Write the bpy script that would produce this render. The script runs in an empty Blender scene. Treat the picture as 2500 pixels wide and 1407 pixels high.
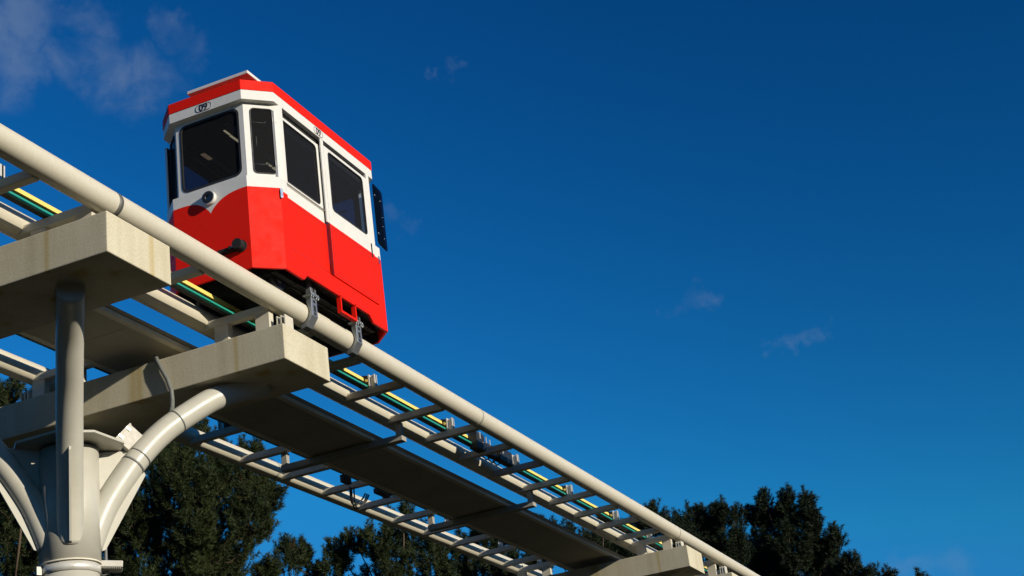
import bpy, math, random
import numpy as np
from mathutils import Vector, Matrix
R = math.radians
scene = bpy.context.scene
C = scene.collection

# ------------------------------------------------------------------ camera
cam_d = bpy.data.cameras.new("camera")
cam = bpy.data.objects.new("camera", cam_d); C.objects.link(cam)
cam_d.sensor_width = 36.0
cam_d.lens = 3763.4 / 2500 * 36.0
cam_d.clip_start = 0.1; cam_d.clip_end = 5000
yaw, pitch, roll = R(20.4115), R(22.9803), R(-7.9458)
fw = Vector((math.cos(yaw)*math.cos(pitch), math.sin(yaw)*math.cos(pitch), math.sin(pitch)))
r0 = Vector((math.sin(yaw), -math.cos(yaw), 0)); u0 = r0.cross(fw)
rt = r0*math.cos(roll) + u0*math.sin(roll); up = -r0*math.sin(roll) + u0*math.cos(roll)
m3 = Matrix((rt, up, -fw)).transposed()
cam.matrix_world = m3.to_4x4()
scene.camera = cam

# ------------------------------------------------------------------ light and sky
SKYP = ((1.7, 2.5, .042), (2.7, 1.72, .330), (4.4, 1.47, .515))
SUN = Vector((-0.25, -1.0, 0.29)).normalized()
sun_d = bpy.data.lights.new("sun", 'SUN'); sun_d.energy = 4.8; sun_d.angle = R(0.53); sun_d.color = (1.0, 0.91, 0.76)
sun = bpy.data.objects.new("sun", sun_d); C.objects.link(sun)
sun.rotation_euler = (-SUN).to_track_quat('-Z', 'Y').to_euler()
world = bpy.data.worlds.new("World"); scene.world = world; world.use_nodes = True
wt = world.node_tree; wt.nodes.clear()
def N(t, kind, **kw):
    n = t.nodes.new(kind)
    for k, v in kw.items():
        if k in n.inputs and not hasattr(n, k): n.inputs[k].default_value = v
        else: setattr(n, k, v)
    return n
def math_n(t, op, a=None, b=None, clamp=False):
    n = t.nodes.new('ShaderNodeMath'); n.operation = op; n.use_clamp = clamp
    for i, x in enumerate((a, b)):
        if x is None: continue
        if isinstance(x, (int, float)): n.inputs[i].default_value = x
        else: t.links.new(x, n.inputs[i])
    return n.outputs[0]
sky = wt.nodes.new('ShaderNodeTexSky'); sky.sky_type = 'NISHITA'; sky.sun_disc = False
sky.sun_elevation = math.asin(SUN.z); sky.sun_rotation = math.atan2(SUN.x, SUN.y)
sky.air_density = 1.0; sky.dust_density = 0.3; sky.ozone_density = 3.0; sky.altitude = 50
tint = wt.nodes.new('ShaderNodeMix'); tint.data_type = 'RGBA'; tint.blend_type = 'MULTIPLY'; tint.inputs[0].default_value = 1.0
tint.inputs[7].default_value = (1, 1, 1, 1)
# a polarised, contrasty blue: cap, steepen and scale each channel of the sky
sep = wt.nodes.new('ShaderNodeSeparateColor'); wt.links.new(sky.outputs[0], sep.inputs[0])
com = wt.nodes.new('ShaderNodeCombineColor')
for i, (cap, g, a) in enumerate(SKYP):
    v = math_n(wt, 'MULTIPLY', math_n(wt, 'POWER', math_n(wt, 'MINIMUM', sep.outputs[i], cap), g), a)
    wt.links.new(v, com.inputs[i])
dt = wt.nodes.new('ShaderNodeVectorMath'); dt.operation = 'DOT_PRODUCT'; dt.inputs[1].default_value = SUN
tcp = wt.nodes.new('ShaderNodeTexCoord'); wt.links.new(tcp.outputs['Generated'], dt.inputs[0])
c2_ = math_n(wt, 'MULTIPLY', dt.outputs['Value'], dt.outputs['Value'])
s8 = math_n(wt, 'POWER', math_n(wt, 'SUBTRACT', 1.0, c2_), 4.0)
pol = math_n(wt, 'SUBTRACT', 1.11, math_n(wt, 'MULTIPLY', s8, .27))
wt.links.new(com.outputs[0], tint.inputs[6]); wt.links.new(pol, tint.inputs[7])
tc = wt.nodes.new('ShaderNodeTexCoord')
# thin cloud wisps, fixed in the sky by direction
noi = wt.nodes.new('ShaderNodeTexNoise'); noi.inputs['Scale'].default_value = 30; noi.inputs['Detail'].default_value = 9; noi.inputs['Roughness'].default_value = 0.56
noi.inputs['Distortion'].default_value = 0.4
wt.links.new(tc.outputs['Generated'], noi.inputs['Vector'])
nd = wt.nodes.new('ShaderNodeTexNoise'); nd.inputs['Scale'].default_value = 60; nd.inputs['Detail'].default_value = 6; nd.inputs['Roughness'].default_value = 0.6
wt.links.new(tc.outputs['Generated'], nd.inputs['Vector'])
vs = wt.nodes.new('ShaderNodeVectorMath'); vs.operation = 'SUBTRACT'; vs.inputs[1].default_value = (.5, .5, .5); wt.links.new(nd.outputs['Color'], vs.inputs[0])
vm = wt.nodes.new('ShaderNodeVectorMath'); vm.operation = 'SCALE'; vm.inputs['Scale'].default_value = .034; wt.links.new(vs.outputs[0], vm.inputs[0])
va = wt.nodes.new('ShaderNodeVectorMath'); va.operation = 'ADD'; wt.links.new(tc.outputs['Generated'], va.inputs[0]); wt.links.new(vm.outputs[0], va.inputs[1])
blobs = [((0.6377,0.5377,0.5516),0.022,0.9),
         ((0.6469,0.5454,0.5329),0.02,0.85),
         ((0.635,0.5323,0.5599),0.022,0.9),
         ((0.6489,0.53,0.5459),0.012,0.7),
         ((0.63,0.55,0.548),0.03,0.9),
         ((0.655,0.552,0.516),0.012,0.5),
         ((0.6663,0.5162,0.5382),0.015,0.75),
         ((0.6636,0.5062,0.5508),0.014,0.6),
         ((0.6683,0.4974,0.5531),0.012,0.6),
         ((0.6749,0.5091,0.5341),0.017,0.85),
         ((0.6838,0.5038,0.5278),0.017,0.8),
         ((0.6921,0.4946,0.5257),0.017,0.8),
         ((0.6972,0.4828,0.53),0.013,0.65),
         ((0.7014,0.4894,0.5181),0.014,0.7),
         ((0.7046,0.4791,0.5235),0.013,0.55),
         ((0.7085,0.4711,0.5255),0.01,0.4),
         ((0.6938,0.461,0.5533),0.011,0.55),
         ((0.6999,0.4594,0.5469),0.01,0.45),
         ((0.708,0.4547,0.5404),0.01,0.3),
         ((0.7894,0.3306,0.5173),0.0036,0.3025),
         ((0.7942,0.3166,0.5187),0.0048,0.1925),
         ((0.7962,0.3101,0.5195),0.0036,0.1925),
         ((0.8136,0.3767,0.4428),0.0064,0.22),
         ((0.821,0.3694,0.4352),0.0056,0.1375),
         ((0.904,0.2299,0.3603),0.0048,0.1375),
         ((0.9048,0.2227,0.3629),0.0048,0.1925),
         ((0.9056,0.2155,0.3654),0.0064,0.275),
         ((0.9066,0.2086,0.3667),0.0072,0.44),
         ((0.9091,0.2015,0.3646),0.0064,0.44),
         ((0.9286,0.1758,0.3269),0.0048,0.2475),
         ((0.9293,0.1688,0.3286),0.004,0.165),
         ((0.9303,0.1608,0.3295),0.0052,0.4125),
         ((0.9311,0.154,0.3307),0.0052,0.44),
         ((0.9315,0.147,0.3326),0.0052,0.44),
         ((0.9326,0.1377,0.3337),0.0048,0.2475),
         ((0.9741,0.1337,0.1821),0.0096,0.4125),
         ((0.9759,0.1214,0.1816),0.0112,0.4125),
         ((0.9791,0.1032,0.1752),0.0112,0.33)]
acc = None
for d, rad, amp in blobs:
    dn = wt.nodes.new('ShaderNodeVectorMath'); dn.operation = 'DISTANCE'
    v = Vector(d).normalized(); dn.inputs[1].default_value = v
    wt.links.new(va.outputs[0], dn.inputs[0])
    mr = wt.nodes.new('ShaderNodeMapRange'); mr.interpolation_type = 'SMOOTHSTEP'
    mr.inputs['From Min'].default_value = rad*1.55; mr.inputs['From Max'].default_value = rad*0.2
    mr.inputs['To Min'].default_value = 0; mr.inputs['To Max'].default_value = amp
    wt.links.new(dn.outputs['Value'], mr.inputs['Value'])
    acc = mr.outputs[0] if acc is None else math_n(wt, 'MAXIMUM', acc, mr.outputs[0])
nm = wt.nodes.new('ShaderNodeMapRange'); nm.interpolation_type = 'SMOOTHSTEP'
nm.inputs['From Min'].default_value = 0.28; nm.inputs['From Max'].default_value = 0.62
wt.links.new(noi.outputs['Fac'], nm.inputs['Value'])
cl = math_n(wt, 'MULTIPLY', math_n(wt, 'MULTIPLY', acc, nm.outputs[0]), 0.40)
cmix = wt.nodes.new('ShaderNodeMix'); cmix.data_type = 'RGBA'; cmix.inputs[7].default_value = (1.75, 2.35, 3.3, 1)
wt.links.new(cl, cmix.inputs[0]); wt.links.new(tint.outputs[2], cmix.inputs[6])
bg = wt.nodes.new('ShaderNodeBackground'); bg.inputs['Strength'].default_value = 0.10
wt.links.new(cmix.outputs[2], bg.inputs['Color'])
wo = wt.nodes.new('ShaderNodeOutputWorld'); wt.links.new(bg.outputs[0], wo.inputs['Surface'])
scene.view_settings.view_transform = 'Standard'; scene.view_settings.look = 'None'
scene.view_settings.exposure = 0.3; scene.view_settings.gamma = 1.0
scene.cycles.max_bounces = 6; scene.cycles.diffuse_bounces = 2; scene.cycles.transparent_max_bounces = 16

# ------------------------------------------------------------------ materials
def new_mat(name):
    m = bpy.data.materials.new(name); m.use_nodes = True
    return m, m.node_tree, m.node_tree.nodes['Principled BSDF']
def rgb(t, c):
    n = t.nodes.new('ShaderNodeRGB'); n.outputs[0].default_value = (*c, 1); return n.outputs[0]
def mixc(t, f, a, b, mode='MIX'):
    n = t.nodes.new('ShaderNodeMix'); n.data_type = 'RGBA'; n.blend_type = mode
    for s, x in ((0, f), (6, a), (7, b)):
        if isinstance(x, (int, float)): n.inputs[s].default_value = x
        elif isinstance(x, tuple): n.inputs[s].default_value = (*x, 1)
        else: t.links.new(x, n.inputs[s])
    return n.outputs[2]
def noise(t, scale, detail=4, rough=.55, vec=None, stretch=None):
    n = t.nodes.new('ShaderNodeTexNoise'); n.inputs['Scale'].default_value = scale
    n.inputs['Detail'].default_value = detail; n.inputs['Roughness'].default_value = rough
    tc = t.nodes.new('ShaderNodeTexCoord')
    mp = t.nodes.new('ShaderNodeMapping'); t.links.new(tc.outputs['Object'], mp.inputs['Vector'])
    if stretch: mp.inputs['Scale'].default_value = stretch
    t.links.new(mp.outputs[0], n.inputs['Vector'])
    return n.outputs['Fac']
def ramp(t, fac, lo, hi, a=0., b=1.):
    n = t.nodes.new('ShaderNodeMapRange'); n.inputs['From Min'].default_value = lo; n.inputs['From Max'].default_value = hi
    n.inputs['To Min'].default_value = a; n.inputs['To Max'].default_value = b
    t.links.new(fac, n.inputs['Value']); return n.outputs[0]
def bump(t, b, fac, strength, dist=.01):
    n = t.nodes.new('ShaderNodeBump'); n.inputs['Strength'].default_value = strength; n.inputs['Distance'].default_value = dist
    t.links.new(fac, n.inputs['Height']); t.links.new(n.outputs[0], b.inputs['Normal'])
def painted(name, col, rough=.35, dirt=(.30, .25, .14), amount=.25, scale=1.6, coat=0., spec=.5, metal=0., stretch=(1, 1, .3)):
    m, t, b = new_mat(name)
    f = ramp(t, noise(t, scale, 6, .6, stretch=stretch), .42, .8, 0, amount)
    c = mixc(t, f, col, tuple(x*y*2.2 for x, y in zip(col, dirt)))
    f2 = ramp(t, noise(t, scale*9, 3), .3, .7, .97, 1.03)
    c = mixc(t, 1.0, c, f2, 'MULTIPLY')
    t.links.new(c, b.inputs['Base Color'])
    t.links.new(ramp(t, noise(t, scale*5, 4), .3, .7, rough*.8, rough*1.25), b.inputs['Roughness'])
    b.inputs['Metallic'].default_value = metal; b.inputs['Coat Weight'].default_value = coat
    b.inputs['Specular IOR Level'].default_value = spec
    bump(t, b, noise(t, min(scale*14, 60), 2), .06, .002)
    return m
M = {}
M['pipe'] = painted('cream_track_paint', (.52, .485, .385), .42, (.36, .30, .18), .16, 2.2, stretch=(.12, 1, 1))
M['pier'] = painted('pale_pier_paint', (.43, .415, .35), .36, (.36, .32, .22), .2, 1.1, spec=.4)
M['gusset'] = painted('pale_gusset_paint', (.47, .455, .39), .75, (.36, .32, .22), .2, 1.1, spec=.1)
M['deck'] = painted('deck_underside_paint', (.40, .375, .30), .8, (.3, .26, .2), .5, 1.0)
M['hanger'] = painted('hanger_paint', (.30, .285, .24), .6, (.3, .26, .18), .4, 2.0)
M['channel'] = painted('deck_channel_paint', (.66, .62, .50), .6, (.3, .26, .18), .5, 2.0)
M['red'] = painted('red_cabin_paint', (.70, .012, .004), .55, (.40, .4, .4), .05, 1.5, coat=.0, spec=.1)
M['white'] = painted('white_cabin_paint', (.60, .59, .55), .45, (.40, .38, .33), .07, 1.6, coat=.0, spec=.3)
M['galv'] = painted('galvanised_steel', (.30, .32, .33), .42, (.35, .35, .35), .5, 6, metal=.75, stretch=(1, 1, 1))
M['band'] = painted('dark_joint_band', (.10, .097, .085), .5, (.3, .3, .25), .8, 9, stretch=(1, 1, 1))
M['redseam'] = painted('dark_red_seam', (.20, .004, .003), .6, (.4, .4, .4), .05, 3)
M['seam'] = painted('pale_grey_joint', (.34, .33, .27), .5, (.3, .3, .25), .8, 14, stretch=(1, 1, 1))
M['yellow'] = painted('yellow_rail_plastic', (.72, .55, .13), .5, (.4, .4, .4), .1, 3)
M['green'] = painted('green_rail_plastic', (.012, .25, .175), .5, (.4, .4, .4), .1, 3)
M['dark'] = painted('black_plastic', (.014, .014, .015), .45, (.4, .4, .4), .1, 3)
M['chassis'] = painted('black_chassis', (.006, .006, .006), .9, (.4, .4, .4), .2, 3)
M['lining'] = painted('dark_cabin_lining', (.018, .018, .02), .7, (.4, .4, .4), .2, 3)
M['rubber'] = painted('window_rubber', (.016, .016, .016), .6, (.4, .4, .4), .1, 3)
M['alu'] = painted('aluminium_clamp', (.62, .60, .54), .4, (.3, .3, .25), .4, 12, metal=.3, stretch=(1, 1, 1))
M['conduit'] = painted('grey_conduit', (.12, .125, .115), .5, (.4, .4, .4), .2, 5)
M['trunkm'] = painted('pine_bark', (.085, .058, .038), .9, (.3, .25, .2), .5, 3)
M['box'] = painted('pale_box_paint', (.50, .48, .42), .6, (.3, .26, .18), .4, 5)
M['chrome'] = painted('polished_metal', (.7, .7, .7), .2, (.4, .4, .4), .1, 5, metal=1.)
M['seatm'] = painted('bench_cushion', (.05, .035, .03), .6, (.4, .4, .4), .1, 5)
# concrete
def concrete():
    m, t, b = new_mat('stained_concrete')
    base = mixc(t, noise(t, 2.3, 8, .6), (.55, .51, .385), (.44, .395, .275))
    # rain streaks running down the faces
    st = ramp(t, noise(t, 1.0, 5, .62, stretch=(2.6, 2.6, .22)), .44, .74, 0, .45)
    c = mixc(t, st, base, (.27, .225, .125))
    rust = ramp(t, noise(t, 1.0, 3, .6, stretch=(1.9, 2.3, .05)), .58, .68, 0, .85)
    c = mixc(t, rust, c, (.34, .235, .05))
    vor = t.nodes.new('ShaderNodeTexVoronoi'); vor.inputs['Scale'].default_value = 16
    tc = t.nodes.new('ShaderNodeTexCoord'); t.links.new(tc.outputs['Object'], vor.inputs['Vector'])
    pit = ramp(t, vor.outputs['Distance'], .05, .09, .55, 1.)
    c = mixc(t, 1.0, c, pit, 'MULTIPLY')
    spk = ramp(t, noise(t, 55, 3), .3, .7, .86, 1.10)
    c = mixc(t, 1.0, c, spk, 'MULTIPLY')
    t.links.new(c, b.inputs['Base Color']); b.inputs['Roughness'].default_value = .85
    b.inputs['Specular IOR Level'].default_value = .25
    bump(t, b, noise(t, 30, 2), .25, .003)
    return m
M['concrete'] = concrete()
def foliage(name, c1, c2, c3):
    m, t, b = new_mat(name)
    c = mixc(t, ramp(t, noise(t, 1.1, 4), .35, .65), c1, c2)
    c = mixc(t, ramp(t, noise(t, 2.6, 4), .62, .72, 0, .8), c, c3)
    t.links.new(c, b.inputs['Base Color']); b.inputs['Roughness'].default_value = .65
    b.inputs['Specular IOR Level'].default_value = .2
    return m
M['needles_near'] = foliage('pine_needles_olive', (.012, .022, .006), (.030, .040, .010), (.062, .040, .011))
M['needles_far'] = foliage('pine_needles_dark', (.007, .014, .005), (.014, .024, .008), (.020, .025, .008))
def glass(name, tr, gloss=.06):
    m = bpy.data.materials.new(name); m.use_nodes = True; t = m.node_tree; t.nodes.clear()
    o = t.nodes.new('ShaderNodeOutputMaterial'); mx = t.nodes.new('ShaderNodeMixShader')
    a = t.nodes.new('ShaderNodeBsdfTransparent'); a.inputs[0].default_value = (*tr, 1)
    g = t.nodes.new('ShaderNodeBsdfGlossy'); g.inputs['Roughness'].default_value = .02; g.inputs['Color'].default_value = (.7, .7, .7, 1)
    f = t.nodes.new('ShaderNodeFresnel'); f.inputs['IOR'].default_value = 1.12
    t.links.new(f.outputs[0], mx.inputs[0]); t.links.new(a.outputs[0], mx.inputs[1]); t.links.new(g.outputs[0], mx.inputs[2])
    df = t.nodes.new('ShaderNodeBsdfDiffuse'); df.inputs[0].default_value = (.5, .5, .5, 1)      # slight even grey diffuse haze over the pane
    m2 = t.nodes.new('ShaderNodeMixShader'); m2.inputs[0].default_value = gloss*.35
    t.links.new(mx.outputs[0], m2.inputs[1]); t.links.new(df.outputs[0], m2.inputs[2])
    t.links.new(m2.outputs[0], o.inputs['Surface']); return m
M['glass'] = glass('tinted_glass', (.29, .31, .34))
M['glass_open'] = glass('blue_tinted_glass', (.34, .42, .50), .008)
M['glass_side'] = glass('dark_tinted_glass', (.22, .27, .34))
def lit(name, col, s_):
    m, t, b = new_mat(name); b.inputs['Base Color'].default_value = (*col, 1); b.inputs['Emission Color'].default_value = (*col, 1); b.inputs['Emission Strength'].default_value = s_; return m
M['lamp'] = lit('ceiling_lamp_glow', (1.0, .84, .52), .55)  # added cream glow for bright patches behind the windshield
M['tanlamp'] = lit('tan_ceiling_panel', (.8, .55, .34), .22)  # weak tan glow painted in for a dimmer bright patch
M['bluestrip'] = painted('blue_ceiling_strip', (.10, .25, .45), .4, (.4, .4, .4), .1, 3)  # blue reflection in the windshield put into the paint colour
M['lens'] = glass('clear_lens', (.9, .9, .9))

# ------------------------------------------------------------------ mesh helpers
class MB:
    def __init__(s): s.v = []; s.f = []; s.mi = []; s.sm = []
    def face(s, pts, mi=0, smooth=False):
        i = len(s.v); s.v += [tuple(p) for p in pts]; s.f.append(tuple(range(i, i+len(pts)))); s.mi.append(mi); s.sm.append(smooth)
    def box(s, x0, x1, y0, y1, z0, z1, mi=0):
        s.hull([(x0, y0), (x1, y0), (x1, y1), (x0, y1)], z0, z1, mi); return s
    def hull(s, poly, z0, z1, mi=0, top=True, bot=True):      # vertical prism over a counter-clockwise outline
        n = len(poly); i = len(s.v)
        s.v += [(x, y, z0) for x, y in poly] + [(x, y, z1) for x, y in poly]
        for k in range(n):
            q = (k+1) % n; s.f.append((i+k, i+q, i+n+q, i+n+k)); s.mi.append(mi); s.sm.append(False)
        if bot: s.f.append(tuple(i+k for k in reversed(range(n)))); s.mi.append(mi); s.sm.append(False)
        if top: s.f.append(tuple(i+n+k for k in range(n))); s.mi.append(mi); s.sm.append(False)
        return s
    def obox(s, c, ax, ay, az, hx, hy, hz, mi=0):
        c, ax, ay, az = (Vector(q) for q in (c, ax, ay, az)); ax.normalize(); ay.normalize(); az.normalize(); i = len(s.v)
        for dz in (-1, 1):
            for dx, dy in ((-1, -1), (1, -1), (1, 1), (-1, 1)): s.v.append(tuple(c+ax*hx*dx+ay*hy*dy+az*hz*dz))
        fl = ax.cross(ay).dot(az) < 0
        for q in ((0, 3, 2, 1), (4, 5, 6, 7), (0, 1, 5, 4), (1, 2, 6, 5), (2, 3, 7, 6), (3, 0, 4, 7)):
            s.f.append(tuple(i+k for k in (reversed(q) if fl else q))); s.mi.append(mi); s.sm.append(False)
        return s
    def prism(s, poly, d, mi=0):                                # poly: 3D outline, extruded by vector d
        d = Vector(d); P = [Vector(p) for p in poly]; n = len(P); i = len(s.v)
        nr = sum(((P[k]-P[0]).cross(P[(k+1) % n]-P[0]) for k in range(n)), Vector())
        if nr.dot(d) > 0: P = P[::-1]
        s.v += [tuple(p) for p in P] + [tuple(p+d) for p in P]
        s.f.append(tuple(range(i, i+n))); s.f.append(tuple(i+n+k for k in reversed(range(n)))); s.mi += [mi]*2; s.sm += [False]*2
        for k in range(n):
            q = (k+1) % n; s.f.append((i+q, i+k, i+n+k, i+n+q)); s.mi.append(mi); s.sm.append(False)
        return s
    def tube(s, path, rad, n=16, caps=True, mi=0, smooth=True):
        P = [Vector(p) for p in path]; m = len(P); rads = rad if isinstance(rad, (list, tuple)) else [rad]*m
        i = len(s.v); t0 = (P[1]-P[0]).normalized(); a = t0.orthogonal().normalized()
        for k in range(m):
            t = (P[min(k+1, m-1)]-P[max(k-1, 0)]).normalized()
            a = (a - t*a.dot(t)).normalized(); b = t.cross(a)
            for j in range(n):
                w = 2*math.pi*j/n; s.v.append(tuple(P[k] + (a*math.cos(w)+b*math.sin(w))*rads[k]))
        for k in range(m-1):
            for j in range(n):
                q = (j+1) % n; s.f.append((i+k*n+j, i+k*n+q, i+(k+1)*n+q, i+(k+1)*n+j)); s.mi.append(mi); s.sm.append(smooth)
        if caps:
            s.f.append(tuple(i+j for j in reversed(range(n)))); s.f.append(tuple(i+(m-1)*n+j for j in range(n))); s.mi += [mi]*2; s.sm += [False]*2
        return s
    def ring(s, c, axis, r0, r1, h, n=32, mi=0):                # washer with thickness
        c = Vector(c); ax = Vector(axis).normalized(); a = ax.orthogonal().normalized(); b = ax.cross(a); i = len(s.v)
        for k in range(n):
            w = 2*math.pi*k/n; d = a*math.cos(w)+b*math.sin(w)
            s.v += [tuple(c+d*r1), tuple(c+d*r1+ax*h), tuple(c+d*r0+ax*h), tuple(c+d*r0)]
        for k in range(n):
            q = (k+1) % n
            for e in range(4):
                g = (e+1) % 4; s.f.append((i+4*k+e, i+4*q+e, i+4*q+g, i+4*k+g)); s.mi.append(mi); s.sm.append(e in (0, 2))
        return s
    def build(s, name, mat, parent=None, bevel=0.0):
        me = bpy.data.meshes.new(name)
        o = bpy.data.objects.new(name, me); C.objects.link(o)
        off = Vector((0, 0, 0))
        if parent is not None:
            o.parent = parent; q = parent
            while q is not None: off += q.location; q = q.parent
        me.from_pydata([tuple(Vector(v)-off) for v in s.v], [], s.f)
        for mm in (mat if isinstance(mat, (list, tuple)) else [mat]): me.materials.append(mm)
        me.polygons.foreach_set('material_index', s.mi); me.polygons.foreach_set('use_smooth', s.sm)
        me.validate(); me.update()
        if bevel:
            bm_ = o.modifiers.new('edge', 'BEVEL'); bm_.width = bevel; bm_.segments = 2; bm_.limit_method = 'ANGLE'; bm_.angle_limit = R(40)
        return o
def tag(o, label=None, cat=None, group=None, kind=None):
    for k, v in (('label', label), ('category', cat), ('group', group), ('kind', kind)):
        if v: o[k] = v
    return o
def empty(name, loc=(0, 0, 0)):
    o = bpy.data.objects.new(name, None); C.objects.link(o); o.location = loc; o.empty_display_size = .2; return o
def copy_tree(o, parent=None):
    c = o.copy(); C.objects.link(c); c.parent = parent
    for ch in [x for x in bpy.data.objects if x.parent == o]: copy_tree(ch, c)
    return c
def copy_part(o, dx=0, dy=0):
    c = o.copy(); C.objects.link(c); c.location = o.location + Vector((dx, dy, 0)); return c

# ------------------------------------------------------------------ ground
GZ = -1.6
m, t, b = new_mat('dry_grass_and_soil')
c = mixc(t, ramp(t, noise(t, .15, 6), .4, .6), (.025, .023, .014), (.030, .026, .017))
c = mixc(t, ramp(t, noise(t, 3, 5), .4, .6, 0, .6), c, (.014, .018, .008))
t.links.new(c, b.inputs['Base Color']); b.inputs['Roughness'].default_value = 1.0; b.inputs['Specular IOR Level'].default_value = .05
g = MB(); S = 3000; g.face([(-S, -S, GZ), (S, -S, GZ), (S, S, GZ), (-S, S, GZ)])
tag(g.build('ground', m), kind='structure')

m, t, b = new_mat('wooded_hillside')
t.links.new(mixc(t, noise(t, .02, 6), (.012, .020, .008), (.030, .036, .014)), b.inputs['Base Color']); b.inputs['Roughness'].default_value = 1; b.inputs['Specular IOR Level'].default_value = 0
hl_ = MB(); rh = random.Random(3); na = 120; prev = None  # unseen hill ring added to block low sky light
for i in range(na+1):
    w = 2*math.pi*(i % na)/na; el = .085+.022*math.sin(3*w+1)+.014*math.sin(7*w+2)+.006*math.sin(17*w)
    row = []
    for q, (rd, f) in enumerate(((420, 0), (520, .45), (640, .85), (760, 1.0), (1100, .2), (1500, -.02))):
        rr_ = rd*(1+.05*math.sin(5*w+q)); row.append((rr_*math.cos(w), rr_*math.sin(w), GZ+f*760*el*(1+.04*math.sin(23*w+q))))
    if prev:
        for q in range(5): hl_.face([prev[q], row[q], row[q+1], prev[q+1]])
    prev = row
tag(hl_.build('hills', m), kind='structure')

# ------------------------------------------------------------------ elevated track
ZP, RP = 7.089, .132                     # pipe axis height and radius
YA, YB = 8.150, 9.120
YC, YD = 10.598, 11.568
YM = (YB+YC)/2
RUNGS = [-4.6, -2.8, -1.0, .2, 1.4, 2.6, 3.8, 5.0, 6.2, 7.4, 8.5, 10.04, 10.90, 12.70, 14.08, 14.98, 16.18, 17.36, 18.60, 19.77, 20.98, 22.20, 23.41, 24.59, 25.79, 26.97, 28.15, 28.92,
         30.2, 32.0, 33.2, 34.4, 35.6, 36.8, 38.0, 39.2, 40.4, 41.6, 42.8, 44.0, 45.2, 46.4, 47.6, 48.8, 50.0, 51.2, 52.4, 53.6, 54.8, 56.0]
CAPS = [(10.476, 6.213, 7.714), (13.649, 6.129, 7.781), (28.508, 6.240, 7.787), (31.68, 6.21, 7.787)]
X0, X1 = -6.0, 57.0
def make_track(label, ya, yb, group):
    root = tag(empty('monorail_track', (X0, (ya+yb)/2, ZP)), label, 'monorail track', group)
    for y in (ya, yb):
        MB().tube([(X0+k*(X1-X0)/30, y, ZP) for k in range(31)], RP, 48).build('guide_pipe', M['pipe'], root)
    lo, hi = min(ya, yb), max(ya, yb)
    def rung_mb(x):
        w = .105; q = MB()
        return q.box(x, x+w, lo+.05, hi-.05, 6.945, 7.040)
    for x in RUNGS:
        rung_mb(x).build('crossbar', M['pipe'], root, bevel=.006)
    for cx, cz, _ in CAPS:
        if ya > 10 and cx > 60: continue
        x = {10.476: 10.90, 13.649: 14.08, 28.508: 28.92, 31.68: 32.0}[cx]
        for y0 in (ya+.05 if ya < yb else ya-.235, yb-.375 if ya < yb else yb+.19):
            MB().box(x+.005, x+.10, y0, y0+.185, cz+.417, 6.945).build('support_post', M['pipe'], root, bevel=.004)
        # stiffening fins beside the outer post
        f = MB()
        for k in range(3):
            yy = ya-.045-.05*k if ya < yb else ya+.02+.05*k
            f.box(x+.02, x+.14+.03*k, yy, yy+.014, cz+.417, 6.86)
        f.build('stiffener', M['pipe'], root)
    for xj, mt in ((11.127, 'band'), (19.645, 'seam'), (29.104, 'seam')):
        MB().ring((xj-.02, ya, ZP), (1, 0, 0), RP-.004, RP+.0025, .062 if mt == 'band' else .04, 48).build('joint_band', M[mt], root)
    return root
near_track = make_track('nearer track of two cream pipes joined by crossbars, under the red cabin', YA, YB, 'elevated monorail tracks')
far_track = make_track('farther track of cream pipes beyond the dark walkway, nothing riding on it', YD, YC, 'elevated monorail tracks')

# walkway between the tracks
wk = tag(empty('walkway', (X0, YM, 6.77)), 'long dark maintenance walkway seen from below between the two pipe tracks', 'walkway')
ends = [X0, -3.6, 1.2, 6.0, 10.95, 14.1, 18.62, 23.40, 28.95, 32.15, 36.9, 41.7, 46.5, 51.3, X1]
for a, bb in zip(ends[:-1], ends[1:]):
    n = 3
    for k in range(n):
        xa = a + .1 + (bb-a)*k/n; xb = a + .1 + (bb-a)*(k+1)/n - .006
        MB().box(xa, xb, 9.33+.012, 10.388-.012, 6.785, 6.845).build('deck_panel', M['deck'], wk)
    for ys, sg in ((9.33, 1), (10.388, -1)):
        e = MB(); y0, y1 = sorted((ys, ys+sg*.010)); e.box(a+.11, bb+.09, y0, y1, 6.772, 6.826)
        y0, y1 = sorted((ys+sg*.010, ys+sg*.075)); e.box(a+.11, bb+.09, y0, y1, 6.772, 6.782)
        e.build('edge_channel', M['channel'], wk)

for x in ends[1:-1]:
    if any(cx-.1 < x < cx+1.1 for cx, _, _ in CAPS): continue
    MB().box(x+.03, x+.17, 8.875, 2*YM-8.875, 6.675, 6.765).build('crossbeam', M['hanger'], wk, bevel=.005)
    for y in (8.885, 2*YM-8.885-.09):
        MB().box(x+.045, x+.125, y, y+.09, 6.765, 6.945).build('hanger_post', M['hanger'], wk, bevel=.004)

for y0 in (9.342, 10.366):
    MB().box(X0, X1, y0, y0+.010, 6.80, 6.893).build('toe_board', M['deck'], wk)
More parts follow.
